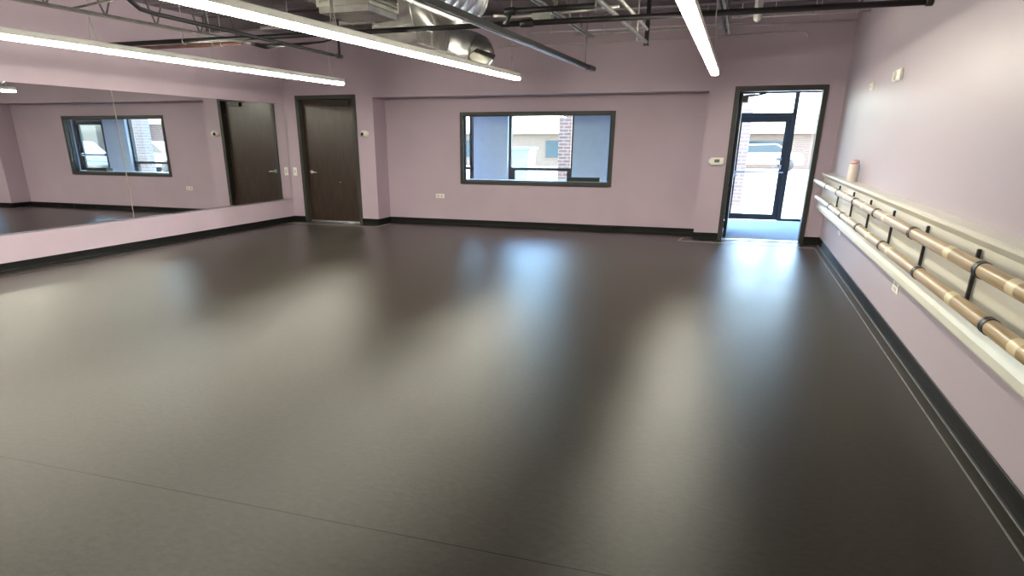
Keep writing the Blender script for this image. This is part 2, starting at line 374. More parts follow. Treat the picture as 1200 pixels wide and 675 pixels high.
tag(q.build('lever_handle', m_handle, dl), 'chrome lever handle')

# interior window
c = MB(); casing(c, XW1, XW2, ZW1, ZW2, YR, .055, .16, .014)
w1 = struct('window_1', c, m_frame, 'wide interior window with a bronze grey frame', bevel=.003)
MB().box(XW1+.055, XW2-.055, YR+.07, YR+.078, ZW1+.055, ZW2-.055).build('window_glass', m_glass, w1)
g = MB(); casing(g, XW1+.055, XW2-.055, ZW1+.055, ZW2-.055, YR+.062, .014, .025, 0); g.build('glazing_bead', m_black, w1)

# ------------------------------------------------------------------ hallway and street front
HX0, HX1 = -8.0, -0.34
struct('floor.001', MB().box(-8.3, XR2+.14, YR+.14, YS, -.12, .0015).box(XR2+.14, 1.6, YP+.16, YS, -.12, .0015), m_carpet, 'blue carpet of the entrance')
o = MB()
ZO = 2.42
# solid wall pieces of the hallway outer wall: between the openings
cols = [(-8.3, -6.3), (-4.845, -4.165), (-2.925, -2.275), (-1.30, HX1)]
for a, b in cols: o.box(a, b, YO, YO+.22, 0, ZO)
for a, b in ((-6.3, -4.845), (-4.165, -2.925)): o.box(a, b, YO, YO+.22, 0, .32)
o.box(-8.3, HX1, YO, YO+.22, 2.05, ZO)
struct('wall_outer', o, m_hall, 'blue grey outer wall of the hallway')
struct('wall_entry', MB().box(XE2+.42, XE2+.56, YP+.16, YS+.2, 0, ZO).box(-8.4, -8.3, YP+.16, YO+.22, 0, ZO), m_hallwhite, 'pale side walls of the entrance')
struct('ceiling.001', MB().box(-8.3, 1.62, YP+.16, YO+.22, ZO, ZO+.1).box(HX1, 1.62, YO+.2, YS+.2, ZO, ZO+.1), m_hallwhite, 'pale ceiling of the hallway')

def glazed(name, label, x0, x1, z0, z1, y, fw, bars=(), posts=(), mat=m_black):
    m = MB(); casing(m, x0, x1, z0, z1, y, fw, .09, 0)
    for zb, th in bars: m.box(x0+fw, x1-fw, y+.01, y+.08, zb-th/2, zb+th/2)
    for xp, th in posts: m.box(xp-th/2, xp+th/2, y, y+.09, z0+fw, z1-fw)
    o = struct(name, m, mat, label)
    MB().box(x0+fw, x1-fw, y+.04, y+.048, z0+fw, z1-fw).build('window_glass', m_glass, o)
    return o
YG = YO + .08
glazed('window_2', 'street window seen in the middle of the interior window', -4.165, -2.925, .32, 2.05, YG, .045, [(.965, .05)], [])
mm = MB().box(-4.12, -4.04, YG-.01, YG+.07, .365, .94).box(-3.03, -2.97, YG-.01, YG+.07, .365, .94); mm.build('lower_sash', m_black, bpy.data.objects['window_2'])
glazed('window_3', 'street window left of the blue grey column', -6.3, -4.845, .32, 2.05, YG, .045, [(.965, .05)], [(-4.93, .05)])
# hallway street door between the column and the entry
g3 = MB(); casing(g3, -2.275, -1.30, 0, 2.05, YG, .06, .09, 0); g3.box(-2.215, -1.36, YG, YG+.08, 1.86, 1.93)
d4 = struct('door_4', g3, m_black, 'black framed glass street door of the hallway')
lf = MB(); casing(lf, -2.21, -1.365, .01, 1.855, YG+.015, .085, .045, 0); lf4 = lf.build('door_leaf', m_black, d4)
MB().box(-2.125, -1.45, YG+.035, YG+.042, .095, 1.77).build('door_glass', m_glass, lf4)
MB().box(-2.215, -1.36, YG+.035, YG+.042, 1.93, 1.99).build('transom_glass', m_glass, d4)
tag(MB().box(-2.16, -1.42, YG-.05, YG-.015, 1.10, 1.14).box(-2.16, -2.13, YG-.05, YG+.02, 1.09, 1.15).box(-1.45, -1.42, YG-.05, YG+.02, 1.09, 1.15).build('push_bar', m_alu, lf4), 'metal push bar')

# entrance storefront: glass door, transom, sidelight
s = MB()
s.box(HX1+.10, XE2+.42, YS, YS+.10, 2.30, 2.42)          # head
s.box(.80, .875, YS, YS+.10, 0, 2.30)                     # post
s.box(-.22, .80, YS, YS+.10, 1.90, 1.965)                 # transom bar
s.box(-.24, -.17, YS, YS+.10, 0, 2.30); s.box(1.40, XE2+.42, YS, YS+.10, 0, 2.30); s.box(.875, 1.40, YS, YS+.10, 0, .045)
d3 = struct('door_3', s, m_black, 'black framed glass street door with transom and sidelight')
lf = MB(); x0, x1 = -.17, .80
lf.box(x0, x0+.09, YS+.02, YS+.07, .01, 1.90); lf.box(x1-.10, x1, YS+.02, YS+.07, .01, 1.90); lf.box(x0+.09, x1-.10, YS+.02, YS+.07, .01, .115); lf.box(x0+.09, x1-.10, YS+.02, YS+.07, 1.80, 1.90)
lf3 = lf.build('door_leaf', m_black, d3)
MB().box(x0+.09, x1-.10, YS+.04, YS+.047, .115, 1.80).build('door_glass', m_glass, lf3)
MB().box(-.17, .80, YS+.04, YS+.047, 1.965, 2.30).build('transom_glass', m_glass, d3)
MB().box(.875, 1.40, YS+.04, YS+.047, .045, 2.30).build('sidelight_glass', m_glass, d3)
q = MB().box(.57, .72, YS-.05, YS-.02, .98, 1.0).box(.70, .73, YS-.05, YS+.02, .96, 1.04); q.box(.62, .72, YS-.03, YS+.01, 1.12, 1.17)
q.box(x0+.02, x1-.02, YS-.05, YS-.02, .89, .915).build('push_bar', m_alu, lf3)
q = MB().tube([(-.1, YS-.01, 2.26), (.8, YS-.01, 2.26)], .006, 6)

# glazed left side of the entrance
g = MB(); gx0, gx1 = HX1, HX1+.06
g.box(gx0, gx1, YO+.22, YS, 0, .05).box(gx0, gx1, YO+.22, YS, 2.30, ZO).box(gx0, gx1, YO+.22, YO+.28, .05, 2.30).box(gx0, gx1, YS-.06, YS+.10, 0, 2.42)
sg = struct('window_4', g, m_black, 'glazed side of the entrance, left of the glass street door')
MB().box(gx0+.026, gx0+.034, YO+.28, YS-.06, .05, 2.30).build('side_glass', m_glass, sg)

# black tray on the hallway side of the sill
t = thing('shallow_tray', 'low black tray at the right end of the window sill', 'tray', (-2.58, YR+.25, .80))
c = MB(); c.box(-2.86, -2.28, YR+.17, YR+.34, .80, .812)
for x in (-2.86, -2.292): c.box(x, x+.012, YR+.17, YR+.34, .812, .862)
for yy in (YR+.17, YR+.328): c.box(-2.86, -2.28, yy, yy+.012, .812, .862)
c.build('tray', m_black, t, bevel=.003)
sh = thing('hallway_ledge', 'pale hallway ledge behind the window, carrying the black tray', 'ledge', (-3.4, YR+.14, .76))
c = MB().box(XW1-.2, XW2+.3, YR+.142, YR+.40, .765, .80); c.build('shelf_board', m_hallwhite, sh)
for x in (-4.6, -3.4, -2.3):
    c = MB(); c.prism([(YR+.142, .765), (YR+.36, .765), (YR+.142, .60)], 'X', x, x+.03); c.build('shelf_bracket', m_black, sh)

# ------------------------------------------------------------------ outside
struct('ground', MB().box(-60, 40, YS+.0, 90, -.20, -.03).box(-60, HX1, YO+.22, YS, -.20, -.03), m_concrete, 'pale concrete outside')
bc = thing('brick_pillar', 'brown brick pillar outside the street window', 'pillar', (-3.99, 17.2, -.03))
MB().box(-4.14, -3.84, 17.0, 17.3, -.03, 3.4).build('shaft', m_brick, bc)
MB().box(-4.18, -3.80, 16.96, 17.34, 3.4, 3.55).build('capital', m_concrete, bc)
bw = thing('brick_building', 'long low brown brick building across the parking lot', 'building', (-8, 46, -.03))
MB().box(-45, 6, 46, 54, -.03, 1.9).build('wall', m_brick2, bw)
MB().box(-45.5, 6.5, 45.6, 54.4, 1.9, 2.05).build('roof_edge', m_concrete, bw)
for x in range(-42, 4, 6): MB().box(x, x+2.4, 45.93, 46.0, .5, 1.5).build('window', m_carglass, bw)
bs = thing('brick_shop', 'tan brick shop front seen in the mirror through the window', 'building', (16, 32, -.03))
MB().box(9, 26, 30, 34, -.03, 2.15).build('wall', m_brick, bs); MB().box(8.9, 26.1, 29.9, 34.1, 2.15, 2.3).build('parapet', m_concrete, bs)
for x in (12.6, 15.4, 18.6): MB().box(x, x+.9, 29.5, 30, -.03, 3.3 if x < 13 else 2.15).build('pier', m_brick2, bs)
for x in (10.2, 13.8, 16.8): MB().box(x, x+1.3, 29.93, 30.0, .6, 1.7).build('window', m_carglass, bs)
pl = thing('entrance_column', 'brick column with a pale plinth outside the glass street door', 'column', (.02, 16.6, -.03))
MB().box(-.22, .10, 16.4, 16.7, -.03, 3.4).build('shaft', m_brick_pale, pl); MB().box(-.27, .15, 16.35, 16.75, -.03, .12).build('plinth', m_concrete, pl)

def car(name, label, x, y, rz, body):
    t = thing(name, label, 'car', (0, 0, 0))
    side = [(-2.2,.35),(-2.25,.62),(-2.1,.82),(-1.45,.90),(-.75,1.36),(.75,1.40),(1.5,.98),(2.1,.90),(2.22,.6),(2.18,.35)]
    b = MB(); b.prism(side, 'Y', -.86, .86); ob = b.build('body', body, t, bevel=.05)
    g = MB(); g.prism([(-1.3,.93),(-.72,1.31),(.72,1.35),(1.36,.98)], 'Y', -.87, .87); gl = g.build('side_window', m_carglass, t)
    for sx in (-1.4, 1.4):
        for sy in (-.8, .8):
            w = MB(); w.lathe([(.001, -.1), (.31, -.1), (.33, -.06), (.33, .06), (.31, .1), (.001, .1)], 20, 'Y', (sx, sy, .33)); w.build('wheel', m_tire, t)
    t.location = (x, y, -.03); t.rotation_euler = (0, 0, rz)
    return t
car('parked_car', 'pale blue parked car in front of the tan brick shop, seen in the mirror', 8.6, 26.4, 0.15, m_car)
car('parked_car', 'white parked car in front of the tan brick shop, right of the pale blue car', 14.2, 26.6, 0.1, m_carw)
car('parked_car', 'white parked car seen through the glass street door', .9, 43.0, 0.05, m_carw)
dm = thing('dumpster', 'pale teal steel dumpster outside behind the left part of the street window', 'dumpster', (-7.4, 24.3, -.03))
MB().prism([(-7.75, -.03), (-6.95, -.03), (-6.85, 1.18), (-7.85, 1.18)], 'Y', 24, 24.9).build('bin', m_teal, dm)
MB().box(-7.9, -6.8, 23.95, 24.95, 1.18, 1.27).build('lid', m_teal, dm)

# ------------------------------------------------------------------ mirrors
def mirror(y0, y1, label):
    t = thing('wall_mirror', label, 'mirror', (XL, (y0+y1)/2, .431), 'wall mirrors')
    MB().box(XL+.001, XL+.0058, y0, y1, .431, 2.071).build('mirror_backing', m_mirror_edge, t)
    # the glass hangs very slightly out of true: leaning forward at the top, a little proud at the near end
    gx = lambda y, z: XL + .0072 - .0022*(y - YP) + .0015*(z - .431)
    m = MB(); c4 = [(y0, .431), (y1, .431), (y1, 2.071), (y0, 2.071)]
    m.add([(gx(y, z), y, z) for y, z in c4], [(0, 1, 2, 3)])
    m.add([(XL+.0062, y, z) for y, z in c4], [(3, 2, 1, 0)])
    k = MB(); fr_ = [(gx(y, z)-.0004, y, z) for y, z in c4]; bk = [(XL+.001, y, z) for y, z in c4]
    k.add(fr_ + bk, [(0, 4, 5, 1), (1, 5, 6, 2), (2, 6, 7, 3), (3, 7, 4, 0)]); k.build('mirror_edge', m_mirror_edge, t)
    m.build('mirror_glass', m_mirror, t, fixn=False)
    MB().box(XL+.0005, XL+.012, y0, y1, .419, .431).build('bottom_channel', m_alu, t)
mirror(7.873, YP-.012, 'wall mirror between the corner and the upright seam')
mirror(2.2, 7.852, 'wall mirror nearer the camera, left of the upright seam')

# ------------------------------------------------------------------ strip lights
def strip(name, a, b, label, hangers, wid=.10):
    # a, b: lens centre line ends (x, y, z of the lens underside)
    t = thing(name, label, 'light', ((a[0]+b[0])/2, (a[1]+b[1])/2, a[2]), 'suspended strip lights')
    A, B = Vector(a), Vector(b); d = (B-A).normalized(); q = Vector((d.y, -d.x, 0))
    def ex(prof, name, m, inset=0, bevel=0):
        k = len(prof); vs = [p + q*u + Vector((0, 0, v)) for p in (A+d*inset, B-d*inset) for u, v in prof]
        mb = MB(); mb.add(vs, [(i, i+k, (i+1) % k+k, (i+1) % k) for i in range(k)] + [tuple(range(k)), tuple(range(2*k-1, k-1, -1))])
        return mb.build(name, m, t)
    w = wid/2
    ex([(-w*.92, 0.010), (-w*.7, 0.0), (w*.7, 0), (w*.92, 0.010), (w*.92, .036), (-w*.92, .036)], 'lens', m_lens, .006)
    ex([(-w, .036), (w, .036), (w, .084), (w*.8, .092), (-w*.8, .092), (-w, .084)], 'housing', m_housing)
    for e, s_ in ((A, 1), (B, -1)):
        mb = MB(); p0, p1 = e, e + d*s_*.006
        vs = [p + q*u + Vector((0, 0, v)) for p in (p0, p1) for u, v in ((-w, .01), (w, .01), (w, .05), (-w, .05))]
        mb.add(vs, [(3,2,1,0),(4,5,6,7),(0,1,5,4),(1,2,6,5),(2,3,7,6),(3,0,4,7)]); mb.build('end_cap', m_whitemetal, t)
    for y in hangers:
        f = (y-A.y)/(B.y-A.y); p = A + (B-A)*f
        mb = MB(); top = Vector((p.x-.06, p.y, ZC)); j = Vector((p.x-.015, p.y, p.z+.30))
        mb.tube([(p.x, p.y-.05, p.z+.09), j], .005, 6); mb.tube([(p.x, p.y+.05, p.z+.09), j], .005, 6); mb.tube([j, top], .0055, 6)
        tag(mb.build('hanging_cable', m_pvc, t), 'thin steel hanging cable')
    return t
strip('strip_light', (-6.27, -2.0, 2.26), (-6.05, 10.45, 2.26), 'long strip light nearest the mirrors, ending above the dark door', (1.5, 5.9, 7.6, 10.15))
strip('strip_light', (-3.78, -2.0, 2.26), (-3.17, 10.40, 2.26), 'middle strip light, ending above the interior window', (1.5, 5.8, 10.2))
strip('strip_light', (-.465, 4.3, 2.26), (-.475, 10.45, 2.26), 'short-looking strip light nearest the barre wall', (5.8, 10.1))

# ------------------------------------------------------------------ barre wall
tr = thing('barre_rail_panel', 'long cream panel with ledges above and below, on the right wall', 'panel', (XR, 5, .45))
YT = 11.70
def ext(prof, name, m, y0=YBACK+.4, y1=YT, bevel=0):
    b = MB(); b.prism(prof, 'Y', y0, y1); return b.build(name, m, tr, bevel=bevel)
ext([(XR-.001, 1.024), (XR-.001, 1.036), (1.150, 1.036), (1.139, 1.028), (1.139, 1.012), (1.147, 1.003), (1.175, .972), (1.19, .965), (1.19, 1.0), (1.235, 1.018)], 'top_ledge', m_cream)
ext([(XR-.001, .60), (1.179, .60), (1.179, .985), (XR-.001, .985)], 'back_panel', m_cream)
ext([(XR-.001, .66), (1.178, .655), (1.150, .592), (1.143, .575), (1.143, .535), (1.152, .520), (1.20, .512), (XR-.001, .512)], 'bottom_ledge', m_cream)

def barre(name, label, x, z, ytip, clamps, bands):
    t = thing(name, label, 'barre', (x, 5, z), 'wooden barres')
    r = .034; y0 = YBACK+.6
    b = MB(); b.tube([(x, y0, z), (x, y0+.02, z), (x, ytip-.012, z), (x, ytip, z)], [r*.9, r, r, r*.85], 20); b.build('rail', m_rail, t, origin=(x, 0, z))
    b.__init__()
    for i, yy in enumerate(bands):
        q = MB(); q.tube([(x, yy-.05, z), (x, yy-.047, z), (x, yy+.047, z), (x, yy+.05, z)], [r, r*1.012, r*1.012, r], 20); tag(q.build('band', m_railband, t), 'pale wooden band')
    for yy in clamps:
        q = MB(); q.tube([(x, yy-.032, z), (x, yy-.03, z), (x, yy-.012, z), (x, yy-.010, z), (x, yy+.010, z), (x, yy+.012, z), (x, yy+.03, z), (x, yy+.032, z)],
                        [r, r*1.10, r*1.10, r*1.06, r*1.06, r*1.10, r*1.10, r], 20)
        q.tube([(x+.02, yy, z+.01), (x+.045, yy, z+.005)], .007, 8)
        tag(q.build('clamp', m_black, t), 'black ring clamp')
    q = MB(); q.tube([(x, ytip-.004, z), (x, ytip+.006, z)], r*.93, 20); q.build('end_cap', m_railband, t)
    return t
UP = dict(x=1.06, z=.929); LO = dict(x=1.085, z=.722)
barre('wooden_barre', 'upper round wooden barre on the right wall', UP['x'], UP['z'], 11.55, [2.3, 3.586, 4.972, 6.308, 7.48, 8.792, 9.955], [3.13, 4.079, 5.864, 6.9, 8.1, 9.3, 10.6, 1.9])
barre('wooden_barre', 'lower round wooden barre on the right wall', LO['x'], LO['z'], 11.30, [2.1, 3.40, 4.759, 5.977, 7.211, 8.376, 9.52], [3.02, 3.957, 5.637, 6.55, 7.8, 8.95, 10.2, 1.8])
BY = [4.05, 5.12, 6.22, 7.32, 8.42, 9.63]
BL = ['the biggest one, nearest the right edge of the photo', 'second from the right edge of the photo', 'third from the right edge of the photo', 'third from the far end by the doorway', 'second from the far end, just nearer than the bottle', 'the smallest one, nearest the doorway']
for yy, l in zip(BY, BL):
    t = thing('barre_bracket', 'black steel barre bracket, ' + l, 'bracket', (1.16, yy, .70), 'barre brackets')
    MB().box(1.155, 1.172, yy-.014, yy+.014, .700, .962).build('upright', m_black, t, bevel=.003)
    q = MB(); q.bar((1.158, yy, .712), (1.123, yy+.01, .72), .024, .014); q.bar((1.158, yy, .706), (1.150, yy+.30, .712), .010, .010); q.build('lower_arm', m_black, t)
    MB().bar((1.158, yy, .915), (1.097, yy, .918), .024, .014).build('upper_arm', m_black, t)

bt = thing('water_bottle', 'pale pink water bottle standing on the top ledge of the cream panel', 'bottle', (1.20, 9.05, 1.036))
MB().lathe([(.001, 0), (.050, 0), (.056, .008), (.056, .165), (.048, .188), (.001, .19)], 24, 'Z', (1.20, 9.05, 1.0365)).build('body', m_bottle, bt)
MB().lathe([(.001, .19), (.045, .19), (.045, .215), (.034, .228), (.001, .23)], 24, 'Z', (1.20, 9.05, 1.0365)).build('cap', m_pink, bt)

# small devices on the right wall
t = thing('alarm_strobe', 'white square alarm sounder high on the right wall', 'alarm', (XR, 7.84, 2.02))
MB().prism([(7.66, 1.972), (8.02, 1.972), (8.02, 2.068), (7.66, 2.068)], 'X', XR-.028, XR-.001).build('base_plate', m_white, t, bevel=.008)
MB().lathe([(.001, -.016), (.035, -.014), (.040, -.004), (.040, 0), (.001, 0)], 20, 'X', (XR-.028, 7.86, 2.02)).build('sounder_lens', m_whitemetal, t)
t = thing('motion_sensor', 'small white wall sensor, left of the alarm sounder', 'sensor', (XR, 9.31, 2.025))
MB().prism([(9.20, 1.985), (9.42, 1.985), (9.42, 2.065), (9.20, 2.065)], 'X', XR-.018, XR-.001).build('base_plate', m_white, t, bevel=.006)
MB().lathe([(.001, -.022), (.02, -.016), (.028, 0), (.001, 0)], 16, 'X', (XR-.018, 9.31, 2.03)).build('sensor_lens', m_white, t)
def outlet(label, cx, cy, cz, axis, w=.075, h=.115, horiz=False):
    t = thing('wall_outlet', label, 'outlet', (cx, cy, cz))
    hw, hh = w/2, h/2
    if axis == 'X':
        pl_ = MB().box(cx-.007, cx-.0005, cy-hw, cy+hw, cz-hh, cz+hh).build('cover_plate', m_white, t, bevel=.002)
        for s_ in (-1, 1): MB().box(cx-.009, cx-.006, cy-hw*.45, cy+hw*.45, cz+s_*hh*.45-hh*.28, cz+s_*hh*.45+hh*.28).build('socket', m_whitemetal, pl_)
    else:
        pl_ = MB().box(cx-hw, cx+hw, cy-.007, cy-.0005, cz-hh, cz+hh).build('cover_plate', m_white, t, bevel=.002)
        for s_ in (-1, 1): MB().box(cx+s_*hw*.45-hw*.28, cx+s_*hw*.45+hw*.28, cy-.009, cy-.006, cz-hh*.5, cz+hh*.5).build('socket', m_whitemetal, pl_)
outlet('white outlet low on the right wall, under the middle of the cream panel', XR, 6.12, .40, 'X', .22, .09)
outlet('white outlet low on the right wall, under the far end of the cream panel', XR, 9.75, .42, 'X', .22, .09)
outlet('white outlet on the recessed wall, low to the left of the window', -5.20, YR, .508, 'Y', .165, .072)
t = thing('light_switch', 'white light switch between the mirror and the dark door', 'switch', (-7.96, YP, .91))
MB().box(-7.998, -7.92, YP-.007, YP-.0005, .84, .985).build('cover_plate', m_white, t, bevel=.002); MB().box(-7.972, -7.946, YP-.011, YP-.006, .885, .94).build('rocker', m_whitemetal, t)
t = thing('thermostat', 'white thermostat on the pier left of the open doorway', 'thermostat', (-.365, YP, 1.17))
MB().box(-.455, -.262, YP-.028, YP-.0005, 1.118, 1.225).build('case', m_white, t, bevel=.006); MB().box(-.395, -.32, YP-.031, YP-.027, 1.155, 1.20).build('display', m_screen, t)
MB().box(-.478, -.452, YP-.02, YP-.0005, 1.15, 1.20).build('side_tab', m_white, t)
t = thing('dome_camera', 'white oval camera with a black lens, right of the dark door', 'camera', (-6.435, YP, 1.57))
q = MB(); q.lathe([(.001, 0), (.095, 0), (.092, -.02), (.07, -.045), (.035, -.06), (.001, -.064)], 24, 'Y', (0, 0, 0))
q.v = [(-6.435+x, YP-.0005+yy, 1.57+z*.62) for x, yy, z in q.v]; q.build('housing', m_white, t)
q = MB(); q.lathe([(.001, -.052), (.030, -.052), (.028, -.066), (.001, -.072)], 18, 'Y', (0, 0, 0)); q.v = [(-6.452+x, YP+yy, 1.565+z) for x, yy, z in q.v]; q.build('lens', m_black, t)

# ------------------------------------------------------------------ ceiling services
def pipe(name, label, cat, pts, r, mat, n=14, group=None, fit=(), origin=None):
    t = thing(name, label, cat, pts[0], group)
    MB().tube(pts, r, n).build('pipe_run', mat, t)
    for p, ax, rr, ln, m_ in fit:
        p = Vector(p); a = Vector(ax).normalized()*ln/2
        MB().tube([p-a, p-a*.96, p+a*.96, p+a], [rr*.9, rr, rr, rr*.9], n).build('coupling', m_, t)
    return t
def hanger(t, x, y, z, r, m=None):
    q = MB(); q.tube([(x, y, z+r), (x, y, ZC+.02)], .005, 6)
    ring = [(x, y+ (r+.006)*math.cos(a), z+(r+.006)*math.sin(a)) for a in [2*PI*i/14 for i in range(15)]]
    q.tube(ring, .005, 6); q.build('hanger', m or m_conduit, t)
def square_tube(name, label, a, b, w, posts=()):
    t = thing(name, label, 'ceiling track', a)
    MB().bar(a, b, w, w*.8).build('track', m_blackpipe, t, bevel=.008)
    d = (Vector(b)-Vector(a)).normalized(); e = Vector(b)
    MB().bar(e-d*.32, e+d*.02, w*1.12, w*.92).build('end_sleeve', m_black, t, bevel=.006)
    q = MB(); aa, b2 = Vector(a), Vector(b); s_ = Vector((-w/2-.003, 0, -w*.36)); q.bar(aa+s_, b2-d*.35+s_, .007, .010); tag(q.build('edge_strip', m_alu, t), 'bright metal edge strip')
    for (x, y), zt, rr in posts:
        f = (y-a[1])/(b[1]-a[1]); p = Vector(a) + (Vector(b)-Vector(a))*f
        MB().tube([(p.x, p.y, p.z), (p.x, p.y, ZC+.02)], rr, 8).build('hanger_rod', m_joist if rr < .01 else m_blackpipe, t)
    return t
square_tube('ceiling_track', 'long black ceiling track running towards the window, between middle and right strip lights', (-2.37, 2.6, 2.40), (-2.14, 10.68, 2.40), .062, [((0, 4.0), 0, .006), ((0, 10.2), 0, .006)])
pipe('square_conduit', 'dark conduit ending in an upright strut, left of the right strip light', 'conduit', [(-1.37, 4.6, 2.60), (-1.352, 6.845, 2.60), (-1.303, 9.714, 2.60)], .022, m_joist)
t = thing('channel_strut', 'black upright strut hanging from the deck beside the right strip light', 'strut', (-1.30, 9.74, 2.60))
MB().box(-1.325, -1.275, 9.715, 9.765, 2.57, ZC+.02).build('channel', m_blackpipe, t); MB().box(-1.335, -1.265, 9.705, 9.775, 2.56, 2.58).build('foot_plate', m_black, t)
t = pipe('elbow_conduit', 'dark curved conduit above the left strip light, with an upright drop at its end', 'conduit',
     [(-4.55, 4.70, 2.75), (-4.555, 4.72, 2.55), (-4.56, 4.78, 2.45), (-4.58, 4.90, 2.405), (-4.62, 5.1, 2.40), (-4.742, 8.0, 2.40), (-4.743, 8.186, 2.40)], .017, m_blackpipe)
MB().tube([(-4.743, 8.186, 2.38), (-4.743, 8.186, ZC-.01)], .016, 10).build('drop_pipe', m_blackpipe, t)
MB().tube([(-4.743, 8.13, 2.40), (-4.743, 8.23, 2.40)], .026, 10).build('end_cap', m_black, t)
# sprinkler main and branches (run across the room)
t = pipe('sprinkler_pipe', 'long black sprinkler main crossing the whole room below the joists', 'pipe', [(-7.2, 7.0, 2.477), (-4.0, 7.0, 2.472), (XR, 7.0, 2.477)], .024, m_blackpipe, fit=[((-2.05, 7.0, 2.473), (1, 0, 0), .034, .12, m_black), ((XR-.03, 7.0, 2.477), (1, 0, 0), .032, .05, m_black)])
for x in (-6.0, -4.1, -.36): hanger(t, x, 7.0, 2.475, .024)
t = pipe('sprinkler_branch', 'short black sprinkler branch pipe above the long main, in the middle', 'pipe', [(-2.16, 6.83, 2.55), (-1.385, 6.83, 2.555)], .024, m_blackpipe, fit=[((-2.16, 6.83, 2.55), (1, 0, 0), .034, .10, m_black)])
q = MB(); q.tube([(-2.16, 6.83, 2.53), (-2.165, 6.80, 2.50), (-2.18, 6.83, 2.475), (-2.22, 6.86, 2.465)], [.022, .02, .018, .022], 10); q.build('flexible_drop', m_black, t)
t = pipe('red_pipe', 'dull red pipe by the left wall above the strip light', 'pipe', [(XL, 8.4, 2.62), (-6.29, 8.4, 2.622)], .024, m_copper); hanger(t, -6.6, 8.4, 2.622, .024)
t = thing('cable_bundle', 'sagging dark cable bundle at the end of the red pipe', 'cable', (-6.3, 8.4, 2.62))
for i in range(4):
    MB().tube([(-6.27, 8.4+.02*i, 2.63), (-6.0, 8.42+.03*i, 2.60-.012*i), (-5.6, 8.5+.03*i, 2.58+.01*i), (-5.2, 8.6, 2.62), (-4.9, 8.7, 2.70)], .011, 6).build('cable', m_black, t)
# thin conduits high up
m_c2 = m_conduit
CON = [('steel_conduit', 'thin pale conduit just below the deck, farthest of the crossing conduits but one', [(-3.15, 10.76, 2.90), (-.20, 10.76, 2.90)], .011),
       ('steel_conduit', 'thin pale conduit below the deck, next to the back wall', [(-2.6, 11.4, 2.93), (1.20, 11.2, 2.93)], .012),
       ('steel_conduit', 'thin pale conduit ending at the barre wall, nearest the camera', [(.02, 10.6, 2.935), (XR-.01, 10.55, 2.935)], .010),
       ('steel_conduit', 'thin pale conduit along the top of the back wall, bent down at its right end', [(-3.9, YP-.012, 2.85), (-1.0, YP-.012, 2.86), (.52, YP-.012, 2.90), (.60, YP-.03, 2.89), (.645, YP-.03, 2.86), (.66, YP-.01, 2.82)], .011)]
for i_, (n_, l_, p_, r__) in enumerate(CON):
    t = pipe(n_, l_, 'conduit', p_, r__, m_c2, 8)
    if i_ < 3:
        for f in (.12, .5, .88):
            p = Vector(p_[0]).lerp(Vector(p_[1]), f); hanger(t, p.x, p.y, p.z, r__)
t = pipe('flexible_cable', 'pale wavy cable under the deck right of the right strip light', 'cable', [(-.33, 10.0, 2.86), (-.22, 10.0, 2.858), (-.12, 10.2, 2.90), (.0, 10.5, 2.93), (.1, 10.55, 2.94)], .012, m_pvc, 8); hanger(t, -.22, 10.0, 2.858, .012)
t = pipe('steel_conduit', 'pale conduit with a grey junction box, right of the round duct', 'conduit', [(-2.70, 7.95, 2.70), (-2.65, 7.95, 2.70), (-2.45, 7.95, 2.68), (-2.25, 7.95, 2.68), (-1.36, 7.95, 2.72)], .014, m_conduit)
MB().box(-2.26, -2.05, 7.88, 8.02, 2.63, 2.73).build('junction_box', m_steel, t, bevel=.004)
hanger(t, -2.5, 7.95, 2.685, .014); hanger(t, -1.6, 7.95, 2.705, .014)
t = pipe('steel_conduit', 'pale thick conduit behind the louvred air box, left of the sheet metal plenum', 'conduit', [(-5.9, 8.3, 2.77), (-4.25, 8.3, 2.765)], .024, m_conduit); hanger(t, -5.5, 8.3, 2.768, .024); hanger(t, -4.6, 8.3, 2.766, .024)
pipe('vent_pipe', 'short grey capped pipe hanging down beside the right strip light', 'pipe', [(-.029, 8.55, ZC+.02), (-.029, 8.55, 2.66), (-.029, 8.55, 2.62), (-.029, 8.55, 2.605)], [.042, .042, .036, .018], m_pvc)
pipe('steel_conduit', 'pale conduit sloping to the top of the black strut', 'conduit', [(-1.32, 7.2, 2.74), (-1.30, 8.9, 2.74), (-1.30, 9.70, 2.735)], .018, m_conduit)
pipe('steel_conduit', 'thin pale upright conduit beside the black strut', 'conduit', [(-1.36, 9.3, ZC+.02), (-1.36, 9.3, 2.57)], .010, m_conduit)

# open web joists (run from the street wall towards the camera)
def joist(label, a, b, depth, pitch=.62, ch=.04):
    t = thing('roof_joist', label, 'joist', a, 'open web roof joists')
    A, B = Vector(a), Vector(b); L = (B-A).length; d = (B-A)/L; q = Vector((d.y, -d.x, 0))
    for nme, z in (('bottom_chord', 0), ('top_chord', depth)):
        m = MB()
        for s_ in (-1, 1):
            o_ = q*s_*.014 + Vector((0, 0, z)); m.bar(A+o_+q*s_*ch*.3, B+o_+q*s_*ch*.3, ch*.6, .006); m.bar(A+o_+Vector((0, 0, ch*.3)), B+o_+Vector((0, 0, ch*.3)), .006, ch*.6)
        m.build(nme, m_joist, t)
    m = MB(); n = int(L/pitch)
    for i in range(n):
        p0 = A + d*(i*pitch); p1 = A + d*((i+.5)*pitch) + Vector((0, 0, depth)); p2 = A + d*((i+1)*pitch)
        m.tube([p0, p1], .010, 6); m.tube([p1, p2], .010, 6)
    m.build('web', m_joist, t)
    return t
joist('open web roof joist above the left strip light, nearest the mirror wall', (-6.35, -3.4, 2.55), (-5.83, 8.0, 2.55), .64)
joist('open web roof joist above the middle strip light', (-4.15, -3.4, 2.72), (-4.15, 9.6, 2.72), .47)
